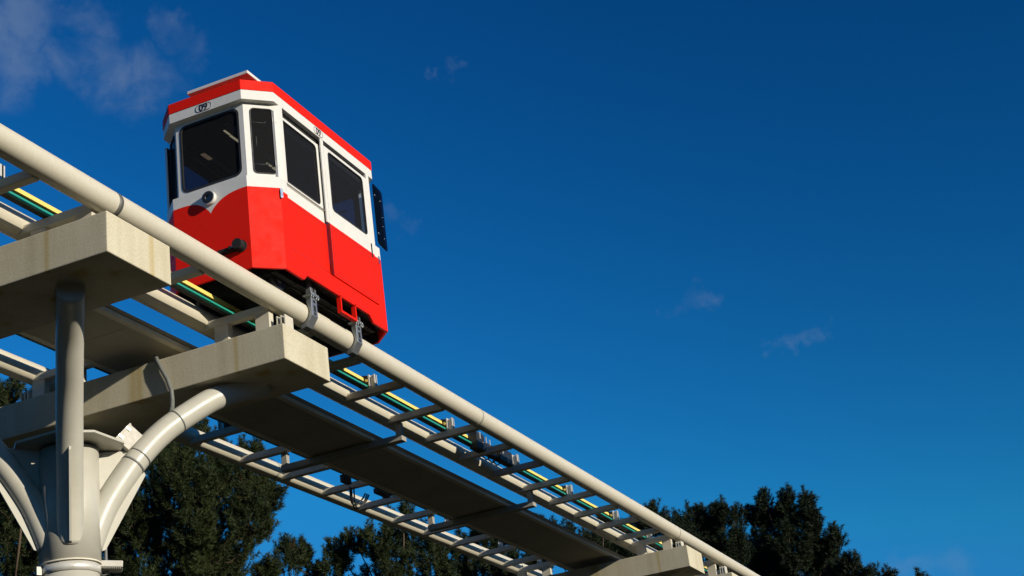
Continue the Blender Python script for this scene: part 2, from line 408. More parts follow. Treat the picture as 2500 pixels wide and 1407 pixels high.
# conductor rails with their clamps
def rails(label, yb, sg, dz=0, tall=0):
    root = tag(empty('conductor_rail', (X0, yb, 7.1)), label, 'conductor rail', 'conductor rails beside the track pipes')
    def bx(y0, y1, z0, z1):
        a, c_ = sorted((yb+sg*y0, yb+sg*y1)); return MB().box(X0, X1, a, c_, z0, z1)
    bx(0, .05, 7.165+dz, 7.212+dz).build('yellow_rail', M['yellow'], root)
    bx(-.05, -.03, 7.050+dz, 7.090+dz+tall).build('green_rail', M['green'], root)
    bx(-.03, .035, 7.050+dz, 7.056+dz).build('rail_tray', M['dark'], root)  # black plate: shaded underside of the green rail put into the colour
    q = bx(.03, .05, 7.150+dz, 7.165+dz); q.build('rail_carrier', M['dark'], root)
    for x in RUNGS[1::2]:
        pass
    for x in (10.04, 17.36, 19.77, 22.20, 24.59, 26.97, 28.92, 32.0, 34.4, 36.8, 39.2, 41.6, 44.0):
        k = MB(); xx = x+.07
        def b2(y0, y1, x0, x1, z0, z1, mi=0):
            a, c_ = sorted((yb+sg*y0, yb+sg*y1)); k.box(xx+x0, xx+x1, a, c_, z0, z1, mi)
        b2(-.165, -.08, -.012, .010, 7.03, 7.225); b2(-.165, -.150, -.045, .030, 7.03, 7.225); b2(-.085, -.068, -.045, .035, 7.03, 7.235)
        b2(-.190, -.05, -.03, .03, 7.041, 7.052)
        cl_ = k.build('clamp', M['alu'], root)
        k = MB(); b2(-.068, .0, -.04, .035, 7.075, 7.228); b2(-.03, .07, -.055, -.041, 7.07, 7.10); b2(-.03, .06, -.055, -.041, 7.135, 7.160); b2(-.03, .06, -.055, -.041, 7.215, 7.232)
        kk = k.build('insulator', M['dark'], root)
        k = MB(); k.tube([(xx-.05, yb-sg*.04, 7.157), (xx-.041+.03, yb-sg*.04, 7.157)], .022, 10); k.build('bolt', M['yellow'], root)
    return root
rails('yellow and green power rail clamped to the crossbars beneath the red cabin', 8.75, 1)
rails('far power rail running above the dark walkway edge on the farther track', 10.885, -1, .05, .0)
# black junction assembly on the near rail
ja = tag(empty('rail_junction', (21.4, 8.68, 7.0)), 'black jointed box assembly on the yellow and green power rail', 'junction box')
k = MB(); k.box(20.70, 20.98, 8.60, 8.74, 6.985, 7.24); k.build('terminal_box', M['dark'], ja, bevel=.006)
k = MB(); k.box(21.08, 21.55, 8.66, 8.76, 7.02, 7.19); k.build('expansion_joint', M['dark'], ja, bevel=.006)
k = MB(); k.box(21.62, 22.10, 8.62, 8.74, 7.01, 7.22); k.box(22.1, 22.2, 8.66, 8.74, 7.05, 7.17); k.build('terminal_box', M['dark'], ja, bevel=.006)
k = MB()
for x, z0, z1 in ((20.80, 7.14, 7.25), (20.90, 6.99, 7.11), (21.02, 7.12, 7.22), (21.16, 7.12, 7.21), (21.66, 7.08, 7.19), (21.85, 7.0, 7.1)):
    k.box(x, x+.014, 8.585, 8.60, z0, z1)
k.build('metal_strip', M['alu'], ja)
for i, x in enumerate((21.10, 21.32, 21.5)):
    q = MB(); q.tube([(x, 8.70, 7.03), (x+.02, 8.72, 6.97), (x+.2, 8.74, 6.95), (x+.35, 8.72, 7.03)], .010, 8); q.build('cable', M['dark'], ja)
# hanging cables and boxes on the far rail
fj = tag(empty('rail_junction', (20.9, 10.85, 7.0)), 'black boxes with looped cables hanging by the far side of the walkway', 'junction box')
MB().box(20.45, 20.68, 10.78, 10.86, 6.90, 7.02).build('terminal_box', M['dark'], fj, bevel=.006)
MB().box(21.55, 21.98, 10.78, 10.86, 6.95, 7.03).build('terminal_box', M['dark'], fj, bevel=.006)
for i, (xa, xb, dz) in enumerate(((20.98, 21.50, .30), (21.06, 21.56, .27), (20.93, 21.44, .24))):
    P = []
    for j in range(13):
        s_ = j/12; P.append((xa+(xb-xa)*s_, 10.95+.10*math.sin(math.pi*s_), 6.95-dz*math.sin(math.pi*s_)**.8*(.8+.2*s_)))
    MB().tube(P, .013, 8).build('cable', M['dark'], fj)

# ------------------------------------------------------------------ concrete cap beams
names = ['nearest concrete cap beam at left, ochre rain stains, pipe joint just above its corner',
         'clean concrete cap beam directly under the red cabin, curved arm beneath it',
         'concrete cap beam at the lower right end of the walkway in front of pines',
         'small corner of a concrete cap beam at the bottom edge, behind the lower right beam']
for (cx, cz, cy), lb in zip(CAPS, names):
    o = MB().box(cx, cx+.987, cy, 2*YM-cy, cz, cz+.417).build('cap_beam', M['concrete'], None, bevel=.010)
    # put the origin at the beam
    off = Vector((cx, YM, cz)); o.data.transform(Matrix.Translation(-off)); o.location = off
    tag(o, lb, 'concrete beam', 'concrete cap beams under the tracks')

# ------------------------------------------------------------------ piers
YP = YM-.037
def make_pier(px, label):
    root = tag(empty('pier', (px, YP, GZ)), label, 'pier', 'piers holding up the tracks')
    def at(rad, z, dx, dy): return Vector((px+rad*dx, YP+rad*dy, z))
    MB().tube([(px, YP, GZ+.05), (px, YP, 4.2)], .291, 64).build('column', M['pier'], root)
    MB().tube([(px, YP, 4.10), (px, YP, 5.30)], .306, 64).build('sleeve', M['pier'], root)
    MB().ring((px, YP, 4.085), (0, 0, 1), .289, .311, .015, 64).build('weld_collar', M['channel'], root)
    h, cc = .52, .27
    oct_ = [(px+x, YP+y) for x, y in ((-h+cc, -h), (h-cc, -h), (h, -h+cc), (h, h-cc), (h-cc, h), (-h+cc, h), (-h, h-cc), (-h, -h+cc))]
    MB().hull(oct_, 5.335, 5.36).build('top_plate', M['pier'], root)
    MB().box(px-.45, px+.45, YP-.45, YP+.45, GZ, GZ+.05).build('base_plate', M['pier'], root)
    ctrl = [(.190, 4.28), (.277, 4.51), (.397, 4.77), (.617, 5.11), (.84, 5.39), (1.06, 5.605), (1.302, 5.78), (1.537, 5.935), (1.76, 6.04), (2.0, 6.125), (2.25, 6.19)]
    # smooth the arm's centre line
    pts = []
    for i in range(len(ctrl)-1):
        p0 = ctrl[max(i-1, 0)]; p1 = ctrl[i]; p2 = ctrl[i+1]; p3 = ctrl[min(i+2, len(ctrl)-1)]
        for s_ in (0, .25, .5, .75):
            pts.append(tuple(.5*((2*p1[k])+(-p0[k]+p2[k])*s_+(2*p0[k]-5*p1[k]+4*p2[k]-p3[k])*s_*s_+(-p0[k]+3*p1[k]-3*p2[k]+p3[k])*s_**3) for k in (0, 1)))
    for sx, sy in ((-1, -1), (1, -1), (-1, 1), (1, 1)):
        d = Vector((sx*1.58, sy*1.28)).normalized(); dx, dy = d
        MB().tube([at(r_, z, dx, dy) for r_, z in pts], .134, 40).build('arm', M['pier'], root)
        n3 = Vector((-dy, dx, 0))*.011
        g1 = [(.296, 4.24), (.36, 4.26), (.80, 5.07), (.77, 5.13), (.62, 5.0), (.40, 4.6), (.296, 4.4)]
        MB().prism([at(r_, z, dx, dy)-n3 for r_, z in g1], n3*2).build('gusset', M['gusset'], root)
        g2 = [(.296, 5.30), (.60, 5.33), (.66, 5.25), (.50, 5.0), (.36, 4.75), (.296, 4.7)]
        MB().prism([at(r_, z, dx, dy)-n3 for r_, z in g2], n3*2).build('gusset', M['gusset'], root)
    return root
pier1 = make_pier(12.58, 'pale round pier with four curved arms at the lower left')
make_pier(30.61, 'farther pier mostly hidden below the lower right cap beam')
PX = 12.58
AD = Vector((1.58, -1.28, 0)).normalized()
def arm(rad, z, side=0): return Vector((PX, YP, 0)) + AD*rad + Vector((0, 0, z)) + Vector((-AD.y, AD.x, 0))*side
# steel straps round the arm
def strap(rad, z, slope, w, mat, name='strap'):
    ax = (AD*math.cos(slope)+Vector((0, 0, math.sin(slope)))).normalized()
    return MB().ring(arm(rad, z)-ax*w/2, ax, .131, .1375, w, 40)
jb = tag(empty('junction_box', arm(.64, 5.46)), 'small pale junction box strapped to the curved arm of the left pier', 'junction box')
ax = (AD*.68+Vector((0, 0, .73))).normalized(); sd = Vector((-AD.y, AD.x, 0)); nn = sd.cross(ax).normalized()
if nn.z < 0: nn = -nn
MB().obox(arm(.625, 5.46), ax, sd, nn, .115, .085, .085).build('box_body', M['box'], jb, bevel=.006)
MB().obox(arm(.625, 5.46)+nn*.095, ax, sd, nn, .122, .092, .012).build('lid', M['box'], jb, bevel=.004)
for s_ in (-.06, .06):
    MB().obox(arm(.625, 5.46)+ax*s_-sd*.088+nn*.075, ax, sd, nn, .014, .008, .03).build('latch', M['alu'], jb)
for dd, w in ((-.05, .022), (.07, .014)):
    strap(.70+dd*.62, 5.218+dd*.78, .90, w, None).build('strap', M['conduit'], jb)
cd = tag(empty('conduit', (13.42, 9.2, 5.8)), 'grey ribbed conduit dropping from the walkway to the curved arm', 'conduit')
P = [(13.66, 9.45, 6.60), (13.62, 9.40, 6.52), (13.61, 9.34, 6.40), (13.61, 9.27, 6.26), (13.61, 9.225, 6.12), (13.60, 9.21, 6.00), (13.56, 9.19, 5.89), (13.49, 9.165, 5.80), (13.42, 9.16, 5.72)]
pp = []
for i in range(len(P)-1):
    for s_ in range(14):
        pp.append(tuple(Vector(P[i]).lerp(Vector(P[i+1]), s_/14)))
MB().tube(pp, [.027 if i % 2 else .023 for i in range(len(pp))], 12).build('ribbed_tube', M['conduit'], cd)
sl = math.atan2(.155, .235)
strap(1.17, 5.690, .626, .016, None).build('strap', M['conduit'], cd)
# floodlight on its band
fl = tag(empty('floodlight', (PX, YP, 4.03)), 'pale floodlight on a steel band round the left pier column', 'floodlight')
MB().ring((PX, YP, 3.985), (0, 0, 1), .2915, .301, .085, 64).build('band', M['alu'], fl)
ear = Vector((-1, -.1, 0)).normalized()
MB().obox((PX-.285, YP+.143, 4.028), (-.89, .45, 0), (.45, .89, 0), (0, 0, 1), .04, .008, .042).build('band_ear', M['pier'], fl)
fc = Vector((12.88, 9.58, 4.09))
fx = Vector((.62, -.78, .0)).normalized(); fy = Vector((.78, .62, .0)).normalized()
fx = (fx+Vector((0, 0, -.08))).normalized()
MB().obox(fc, fx, fy, fx.cross(fy), .140, .12, .034).build('housing', M['box'], fl, bevel=.01)
k = MB()
for i in range(13): k.obox(fc+fx*(-.114+.019*i)+Vector((0, 0, -.038)), fx, fy, (0, 0, 1), .003, .105, .008)
k.build('cooling_fin', M['box'], fl)
MB().tube([fc+fx*-.12+Vector((0, 0, -.02)), (12.79, 9.62, 4.03)], .018, 10).build('bracket', M['box'], fl)
MB().tube([fc+fx*.0+Vector((0, 0, -.04)), fc+fx*.0+Vector((0, 0, -.075)), fc+fx*-.05+Vector((0, 0, -.095)), fc+fx*-.10+Vector((0, 0, -.08))], .008, 8).build('cable', M['conduit'], fl)
MB().tube([(12.89, 9.62, 4.42), (12.895, 9.62, 4.25), (12.88, 9.61, 4.12), (12.86, 9.60, 4.03)], .017, 10).build('conduit', M['conduit'], fl)

# ------------------------------------------------------------------ the red and white cabin
XF, XB, YS, YF, CH = 13.685, 16.70, 7.856, 9.415, .276
ZS, ZR, ZG, ZFB, ZRB, ZT = 7.329, 8.357, 8.50, 9.517, 9.645, 9.779
car = tag(empty('monorail_cabin', ((XF+XB)/2, (YS+YF)/2, ZS)), 'red and white tram-like cabin numbered 09 riding on the nearer pipe track', 'monorail cabin')
def octo(d, ds=None):
    ds = d if ds is None else ds; k = CH + d*math.sqrt(2)
    x0, x1, y0, y1 = XF+d, XB-d, YS+ds, YF-ds
    a = XF+YS+k; b_ = XB-YS-k; c_ = XF-YF+k; e = XB+YF-k
    return [(a-y0, y0), (b_+y0, y0), (x1, x1-b_), (x1, e-x1), (e-y1, y1), (c_+y1, y1), (x0, x0-c_), (x0, a-x0)]
def wall_pts(A, B, pts, out=0.):
    A = Vector((*A, 0)); B = Vector((*B, 0)); d = (B-A).normalized(); n = Vector((d.y, -d.x, 0))
    return [A+d*s_+n*out+Vector((0, 0, z)) for s_, z in pts], n
def panel(mb, A, B, pts, th=.03, out=0., mi=0):
    P, n = wall_pts(A, B, pts, out); mb.prism(P, -n*th, mi)
def rect(s0, s1, z0, z1): return [(s0, z0), (s1, z0), (s1, z1), (s0, z1)]
def rr(a0, a1, b0, b1, r, k=6):
    out = []
    for cx, cz, w0 in ((a1-r, b1-r, 0), (a0+r, b1-r, 90), (a0+r, b0+r, 180), (a1-r, b0+r, 270)):
        for i in range(k+1):
            w = R(w0+90*i/k); out.append((cx+r*math.cos(w), cz+r*math.sin(w)))
    return out
def hole_panel(mb, A, B, rc, hl, r, th=.035, out=0., mi=0, mback=1):
    s0, s1, z0, z1 = rc; a0, a1, b0, b1 = hl; k = 6; H = rr(a0, a1, b0, b1, r, k); O = []
    for q, (st, co, en) in enumerate((((s1, b1-r), (s1, z1), (a1-r, z1)), ((a0+r, z1), (s0, z1), (s0, b1-r)), ((s0, b0+r), (s0, z0), (a0+r, z0)), ((a1-r, z0), (s1, z0), (s1, b0+r)))):
        for i in range(k+1):
            if i <= 3: f = i/3; O.append((st[0]+(co[0]-st[0])*f, st[1]+(co[1]-st[1])*f))
            else: f = (i-3)/3; O.append((co[0]+(en[0]-co[0])*f, co[1]+(en[1]-co[1])*f))
    Ho, n = wall_pts(A, B, H, out); Oo, _ = wall_pts(A, B, O, out); N_ = len(H)
    Hi = [p-n*th for p in Ho]; Oi = [p-n*th for p in Oo]
    for i in range(N_):
        j = (i+1) % N_
        mb.face([Ho[i], Oo[i], Oo[j], Ho[j]], mi); mb.face([Hi[j], Oi[j], Oi[i], Hi[i]], mback)
        mb.face([Ho[j], Hi[j], Hi[i], Ho[i]], mi); mb.face([Oo[i], Oi[i], Oi[j], Oo[j]], mi)
def ring_panel(mb, A, B, o_, i_, th, out, mi=0):
    P, n = wall_pts(A, B, o_, out); Q, _ = wall_pts(A, B, i_, out); N_ = len(P)
    P2 = [p-n*th for p in P]; Q2 = [p-n*th for p in Q]
    for i in range(N_):
        j = (i+1) % N_
        mb.face([Q[i], P[i], P[j], Q[j]], mi); mb.face([P[i], P2[i], P2[j], P[j]], mi); mb.face([Q[j], Q2[j], Q2[i], Q[i]], mi)
def window(A, B, hl, r, gm, out=0., par=None, g=.016, name='window'):
    a0, a1, b0, b1 = hl
    fr = MB(); ring_panel(fr, A, B, rr(a0-.004, a1+.004, b0-.004, b1+.004, r+.004), rr(a0+g, a1-g, b0+g, b1-g, r-g*.6), .022, out+.005)
    f = fr.build(name, M['rubber'], par)
    q = MB(); P, n = wall_pts(A, B, rr(a0+.002, a1-.002, b0+.002, b1-.002, r-.002), out-.008)
    q.face(P); q.build('pane', gm, f); return f
o0, og = octo(0), octo(.08, 0)
# plan corners: 0,1 near side; 1,2 rear near chamfer; 2,3 rear; 3,4 rear far chamfer; 4,5 far side; 5,6 front far chamfer; 6,7 front; 7,0 front near chamfer
L8 = [math.dist(o0[i], o0[(i+1) % 8]) for i in range(8)]
body = MB()
# front: red lower panel with the scalloped top edge (s runs from the far corner to the near corner)
sc = [(8.134, 8.357), (8.20, 8.358), (8.265, 8.355), (8.33, 8.347), (8.392, 8.334), (8.45, 8.314), (8.505, 8.287), (8.55, 8.256), (8.589, 8.222), (8.615, 8.193), (8.633, 8.160),
      (8.651, 8.193), (8.677, 8.222), (8.716, 8.266), (8.761, 8.297), (8.816, 8.330), (8.874, 8.347), (8.94, 8.356), (9.0, 8.359), (9.07, 8.358), (9.139, 8.357)]
def front_s(y): return 9.139-y
for A, B, fs in ((o0[6], o0[7], lambda y: 9.139-y), (o0[2], o0[3], lambda y: y-8.132)):
    s_sc = sorted([(min(max(fs(y), 0), L8[6]), z) for y, z in sc])
    panel(body, A, B, [(0, ZS), (L8[6], ZS)] + s_sc[::-1], .03, 0, 0)
    panel(body, A, B, s_sc + [(L8[6], ZG), (0, ZG)], .03, 0, 1)
for i in (1, 3, 5, 7):
    panel(body, o0[i], o0[(i+1) % 8], rect(0, L8[i], ZS, ZR), .03, 0, 0)
    panel(body, o0[i], o0[(i+1) % 8], rect(0, L8[i], ZR, ZG), .03, 0, 1)
# sides: s = distance from the front corner on the near side
def near(s): return s-13.961
LS = L8[0]
D0, D1, DM = 14.12, 16.235, 15.07
for A, B, fx_ in ((o0[0], o0[1], lambda x: x-13.961), (o0[4], o0[5], lambda x: (XF+XB-x)-13.961 if False else 16.424-x)):
    pts = [(13.961, ZS), (14.353, ZS), (14.438, 7.411), (15.945, 7.411), (16.042, ZS), (16.424, ZS), (16.424, 7.63), (13.961, 7.63)]
    pts = [(fx_(x), z) for x, z in pts]
    if pts[0][0] > pts[1][0]: pts = pts[::-1]
    panel(body, A, B, pts, .03, 0, 0)
    for xa, xb in ((13.961, D0), (D1, 16.424)):
        a_, b_ = sorted((fx_(xa), fx_(xb)))
        panel(body, A, B, rect(a_, b_, 7.63, 8.335), .03, 0, 0); panel(body, A, B, rect(a_, b_, 8.335, ZG), .03, 0, 1)
# flat ledge between lower body and window storey
lo_, hi_ = octo(.002), octo(.10, .03)
for i in range(8):
    j = (i+1) % 8; body.face([(*lo_[i], ZG-.002), (*lo_[j], ZG-.002), (*hi_[j], ZG-.002), (*hi_[i], ZG-.002)], 1)
body.build('body', [M['red'], M['white']], car)
# small trim strips on the red skirt corner
gh = MB()
LG = [math.dist(og[i], og[(i+1) % 8]) for i in range(8)]
zg0, zg1 = ZG-.002, ZFB+.004
WS = (9.050, 8.232)
fa = lambda y: og[6][1]-y
ws = (fa(9.05), fa(8.232), 8.578, 9.470)
for i0, (ia, ib) in ((6, (7, 5)), (2, (1, 3))):
    gh = MB(); w_ = ws if i0 == 6 else (LG[2]-ws[1], LG[2]-ws[0], 8.578, 9.470)
    hole_panel(gh, og[i0], og[i0+1], (0, LG[i0], zg0, zg1), w_, .085)
    for i in (ia, ib):
        hole_panel(gh, og[i], og[(i+1) % 8], (0, LG[i], zg0, zg1), (.077, LG[i]-.077, 8.578, 9.448), .05)
    gh.build('window_storey', [M['white'], M['lining']], car)
for A, B in ((og[0], og[1]), (og[4], og[5])):
    Lw = math.dist(A, B)
    for a_, b_ in ((0, .068), (Lw-.075, Lw)):
        gh = MB(); panel(gh, A, B, rect(a_, b_, ZG, zg1), .03, 0, 0); gh.build('door_post', M['white'], car)

window(og[6], og[7], ws, .085, M['glass'], 0, car, .022, 'windshield')
window(og[2], og[3], (LG[2]-ws[1], LG[2]-ws[0], 8.578, 9.470), .085, M['glass'], 0, car, .022, 'windshield')
window(og[7], og[0], (.079, LG[7]-.078, 8.578, 9.448), .05, M['glass'], 0.004, car, .008, 'corner_window')
window(og[3], og[4], (.075, LG[3]-.075, 8.578, 9.448), .05, M['glass'], 0.004, car, .008, 'corner_window')
# open corner windows, hinged panes swung out
def open_pane(hx, hy, ex, ey):
    L_ = math.dist((hx, hy), (ex, ey)); q = MB()
    A, B = (hx, hy), (ex, ey)
    panel(q, A, B, rr(0, L_, 8.565, 9.455, .055), .006, 0, 0)
    f = q.build('open_corner_window', M['glass_open'], car)
    k = MB()
    for z in (8.72, 9.28):
        P, n = wall_pts(A, B, [(.02, z), (.07, z)], .004); k.tube(P, .008, 8)
        P, n = wall_pts(A, B, [(L_-.10, z)], .0); k.tube([P[0]+n*.012, P[0]-n*.02], .009, 8)
    P, n = wall_pts(A, B, [(L_-.05, 8.93), (L_-.045, 9.06)], -.02); k.tube([P[0]+n*.02, P[0], P[1], P[1]+n*.02], .006, 8)
    k.build('hinge', M['chrome'], f)
open_pane(16.40, 7.850, 16.735, 7.885)
window(og[5], og[6], (.077, LG[5]-.077, 8.578, 9.448), .05, M['glass'], 0.004, car, .008, 'corner_window')
# hardware on the closed corner window
k = MB()
A, B = og[7], og[0]; Lc = LG[7]
for z in (8.72, 9.30):
    panel(k, A, B, rect(Lc-.095, Lc-.045, z-.03, z+.03), .008, .014)
k.build('hinge', M['white'], car)
k = MB()
for z in (8.71, 9.27):
    P, n = wall_pts(A, B, [(.085, z), (.26, z)], -.02); k.tube(P, .0045, 6); k.tube([P[1], P[1]+Vector((0, 0, .015))], .010, 6)
P, n = wall_pts(A, B, [(.14, 8.95), (.142, 9.08)], -.02); k.tube(P, .006, 6)
k.build('window_rod', M['alu'], car)
# roof
r_ = MB(); r_.hull(octo(0), ZFB, ZRB); fas = r_.build('fascia', M['white'], car, bevel=.004)
r_ = MB(); r_.hull(octo(-.005), ZRB, ZT); roof = r_.build('roof', M['red'], car, bevel=.004)
MB().hull(octo(.13, .06), ZFB-.012, ZFB-.004).build('ceiling', M['lining'], car)
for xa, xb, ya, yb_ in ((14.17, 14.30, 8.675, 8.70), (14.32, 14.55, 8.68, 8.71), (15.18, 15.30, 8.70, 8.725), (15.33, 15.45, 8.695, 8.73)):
    MB().box(xa, xb, ya, yb_, ZFB-.020, ZFB-.013).build('ceiling_lamp', M['lamp'], car)  # glowing strips added to imitate bright patches in the glass, not known lamps
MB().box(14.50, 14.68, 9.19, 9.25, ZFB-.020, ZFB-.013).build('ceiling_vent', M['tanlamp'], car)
for xa, xb, ya, yb_ in ((14.02, 14.42, 8.53, 8.62), (14.95, 15.30, 8.55, 8.64), (14.70, 15.20, 9.17, 9.23)):
    MB().box(xa, xb, ya, yb_, ZFB-.024, ZFB-.013).build('ceiling_strip', M['bluestrip'], car)  # strips painted blue to imitate reflections seen in the glass
r_ = MB(); r_.box(14.22, 15.50, 8.29, 8.98, ZT, 10.05); r_.build('roof_hood', M['red'], car, bevel=.01)
r_ = MB(); r_.box(13.99, 15.60, 8.20, 9.07, 10.05, 10.095); r_.build('hood_lid', M['white'], car, bevel=.008)
# doors (near side proud or recessed, far side flat)
def door(A, B, s0, s1, out, win, mirrored=False):
    d = MB(); z0, z1 = 7.635, 9.425
    panel(d, A, B, rect(s0, s1, z0, 8.335), .03, out, 0)
    a0, a1 = win
    hole_panel(d, A, B, (s0, s1, 8.335, z1), (a0, a1, 8.555, 9.38), .055, .03, out, 1, 2)
    o = d.build('door', [M['red'], M['white'], M['lining']], car)
    window(A, B, (a0, a1, 8.555, 9.38), .055, M['glass_side'], out, o, .010, 'window')
    # seam line of the red kick panel
    q = MB(); ring_panel(q, A, B, rect(s0+.035, s1-.035, z0+.04, 8.30), rect(s0+.041, s1-.041, z0+.046, 8.294), .003, out+.002)
    q.build('panel_seam', M['redseam'], o)
    return o
A, B = o0[0], o0[1]
door(A, B, near(14.0), near(15.085), -.034, (near(14.10), near(14.975)))
door(A, B, near(15.085), near(16.232), .016, (near(15.185), near(16.085)))
A2, B2 = o0[4], o0[5]
door(A2, B2, 16.424-16.232, 16.424-15.085, -.034, (16.424-16.13, 16.424-15.20))
door(A2, B2, 16.424-15.085, 16.424-14.0, .016, (16.424-14.97, 16.424-14.12))
k = MB()
for A_, B_ in ((o0[0], o0[1]), (o0[4], o0[5])):
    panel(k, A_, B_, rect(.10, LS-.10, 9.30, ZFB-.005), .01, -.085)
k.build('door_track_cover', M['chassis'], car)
k = MB(); panel(k, o0[0], o0[1], rect(near(15.03), near(15.10), 8.34, 9.50), .02, .012)
k.build('mullion', M['white'], car, bevel=.003)
k = MB(); panel(k, o0[0], o0[1], rect(near(15.070), near(15.0845), 7.64, 8.33), .04, .017); k.build('door_seal', M['redseam'], car)
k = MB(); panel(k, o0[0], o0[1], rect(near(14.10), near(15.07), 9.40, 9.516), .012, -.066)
k.build('door_slot', M['chassis'], car)  # black panel stands in for the shade behind the slot above the door
# door furniture
k = MB(); panel(k, o0[0], o0[1], rr(near(16.150), near(16.175), 8.27, 8.47, .012), .012, .022)
k.build('door_handle', M['dark'], car)
k = MB()
panel(k, o0[7], o0[0], rr(L8[7]-.008, L8[7]+.022, 8.22, 8.345, .012), .018, .02)
panel(k, o0[0], o0[1], rr(near(16.33), near(16.36), 8.245, 8.355, .012), .018, .02)
k.build('marker_latch', M['chrome'], car)
# hanging red box frame under the skirt
k = MB(); ring_panel(k, o0[0], o0[1], rect(near(15.21), near(15.60), 7.205, 7.43), rect(near(15.235), near(15.575), 7.235, 7.43), .055, .0)
k.build('step_frame', M['red'], car)
# headlight
def disc(mb, c, ax, r, h, n=36): mb.tube([Vector(c), Vector(c)+Vector(ax)*h], r, n)
hc_ = (XF, 8.628, 8.347)
k = MB(); k.ring((XF-.055, 8.628, 8.347), (1, 0, 0), .070, .086, .06, 48); hl = k.build('headlight', M['white'], car)
k = MB(); k.ring((XF-.060, 8.628, 8.347), (1, 0, 0), .036, .0765, .05, 48); k.build('bezel', M['dark'], hl)
k = MB(); disc(k, (XF-.040, 8.628, 8.347), (1, 0, 0), .041, .03); k.build('reflector', M['chrome'], hl)
k = MB()
for q in [(0, 0)]+[(math.cos(R(60*i))*.014, math.sin(R(60*i))*.014) for i in range(6)]+[(math.cos(R(30*i))*.028, math.sin(R(30*i))*.028) for i in range(12)]:
    disc(k, (XF-.043, 8.628+q[0], 8.347+q[1]), (1, 0, 0), .0055, .004, 8)
k.build('diode', M['dark'], hl)
# buffer at the front and the rear
for X_, sg in ((XF, -1), (XB, 1)):
    k = MB(); k.tube([(X_, 8.255, 7.625), (X_+sg*.11, 8.255, 7.625)], .062, 28); k.tube([(X_, 8.255, 7.625), (X_+sg*.02, 8.255, 7.625)], .072, 28)
    k.box(*sorted((X_, X_+sg*.08)), 8.29, 8.53, 7.582, 7.622); k.tube([(X_+sg*.06, 8.35, 7.60), (X_+sg*.11, 8.35, 7.60)], .02, 12)
    k.build('buffer', M['chassis'], car)
k = MB(); k.tube([(XF-.082, 8.33, 7.612), (XF-.092, 8.33, 7.612)], .012, 10); k.build('bolt', M['chrome'], car)
# number plates
def number(A, B, sc_, zc, out, x_axis, n_):
    q = MB(); P, n = wall_pts(A, B, rr(sc_-.112, sc_+.112, zc-.048, zc+.048, .047, 8), out); q.prism(P, -n*.002)
    pl = q.build('number_plate', M['white'], car)
    q = MB(); ring_panel(q, A, B, rr(sc_-.112, sc_+.112, zc-.048, zc+.048, .047, 8), rr(sc_-.105, sc_+.105, zc-.041, zc+.041, .040, 8), .001, out+.0015)
    q.build('outline', M['dark'], pl)
    fc_ = bpy.data.curves.new('number', 'FONT'); fc_.body = "09"; fc_.size = .122; fc_.align_x = 'CENTER'; fc_.align_y = 'CENTER'; fc_.extrude = .0006; fc_.offset = .0022
    tmp = bpy.data.objects.new('tmp', fc_); me_ = bpy.data.meshes.new_from_object(tmp); bpy.data.objects.remove(tmp)
    fo = bpy.data.objects.new('number', me_); C.objects.link(fo); fo.parent = pl
    Pc, n = wall_pts(A, B, [(sc_, zc)], out+.0025)
    mt = Matrix((Vector(x_axis), Vector((0, 0, 1)), n)).transposed().to_4x4(); mt.translation = Pc[0]-car.location
    fo.matrix_local = mt; me_.materials.clear(); me_.materials.append(M['dark'])
number(o0[6], o0[7], 9.139-8.653, 9.580, .002, (0, -1, 0), None)
number(o0[0], o0[1], near(15.016), 9.580, .002, (1, 0, 0), None)
# undercarriage
k = MB(); k.hull(octo(.035), 7.445, 7.47); k.hull(octo(.032, .24), 7.334, 7.445, top=False, bot=False); k.box(13.95, 16.45, 8.30, 8.98, 7.24, 7.445); k.box(14.0, 16.4, 8.02, 9.25, 7.36, 7.444)
k.build('chassis', M['chassis'], car)
for x in (14.22, 16.12):
    for y in (8.15, 9.12):
        k = MB(); k.tube([(x, y-.045, 7.36), (x, y+.045, 7.36)], .13, 32); w = k.build('wheel', M['dark'], car)
        k = MB(); k.tube([(x, y-.052, 7.36), (x, y+.052, 7.36)], .05, 20); k.build('hub', M['galv'], w)
k = MB(); k.hull(octo(.05), 7.72, 7.75)
k.build('floor', M['lining'], car)
for xa, xb in ((13.80, 14.05), (16.28, 16.55)):
    k = MB(); k.box(xa, xb, 8.15, 9.12, 7.75, 8.18); k.box(xa if xa < 15 else xb-.06, xa+.06 if xa < 15 else xb, 8.2, 9.05, 8.18, 8.50)
    k.build('bench', M['seatm'], car, bevel=.02)
k = MB(); k.tube([(14.35, 9.30, 9.42), (16.0, 9.30, 9.42)], .012, 8); k.tube([(14.35, 7.97, 9.44), (16.0, 7.97, 9.44)], .012, 8)
k.tube([(16.45, 8.3, 9.2), (16.45, 9.0, 9.2)], .012, 8); k.build('grab_rail', M['alu'], car)
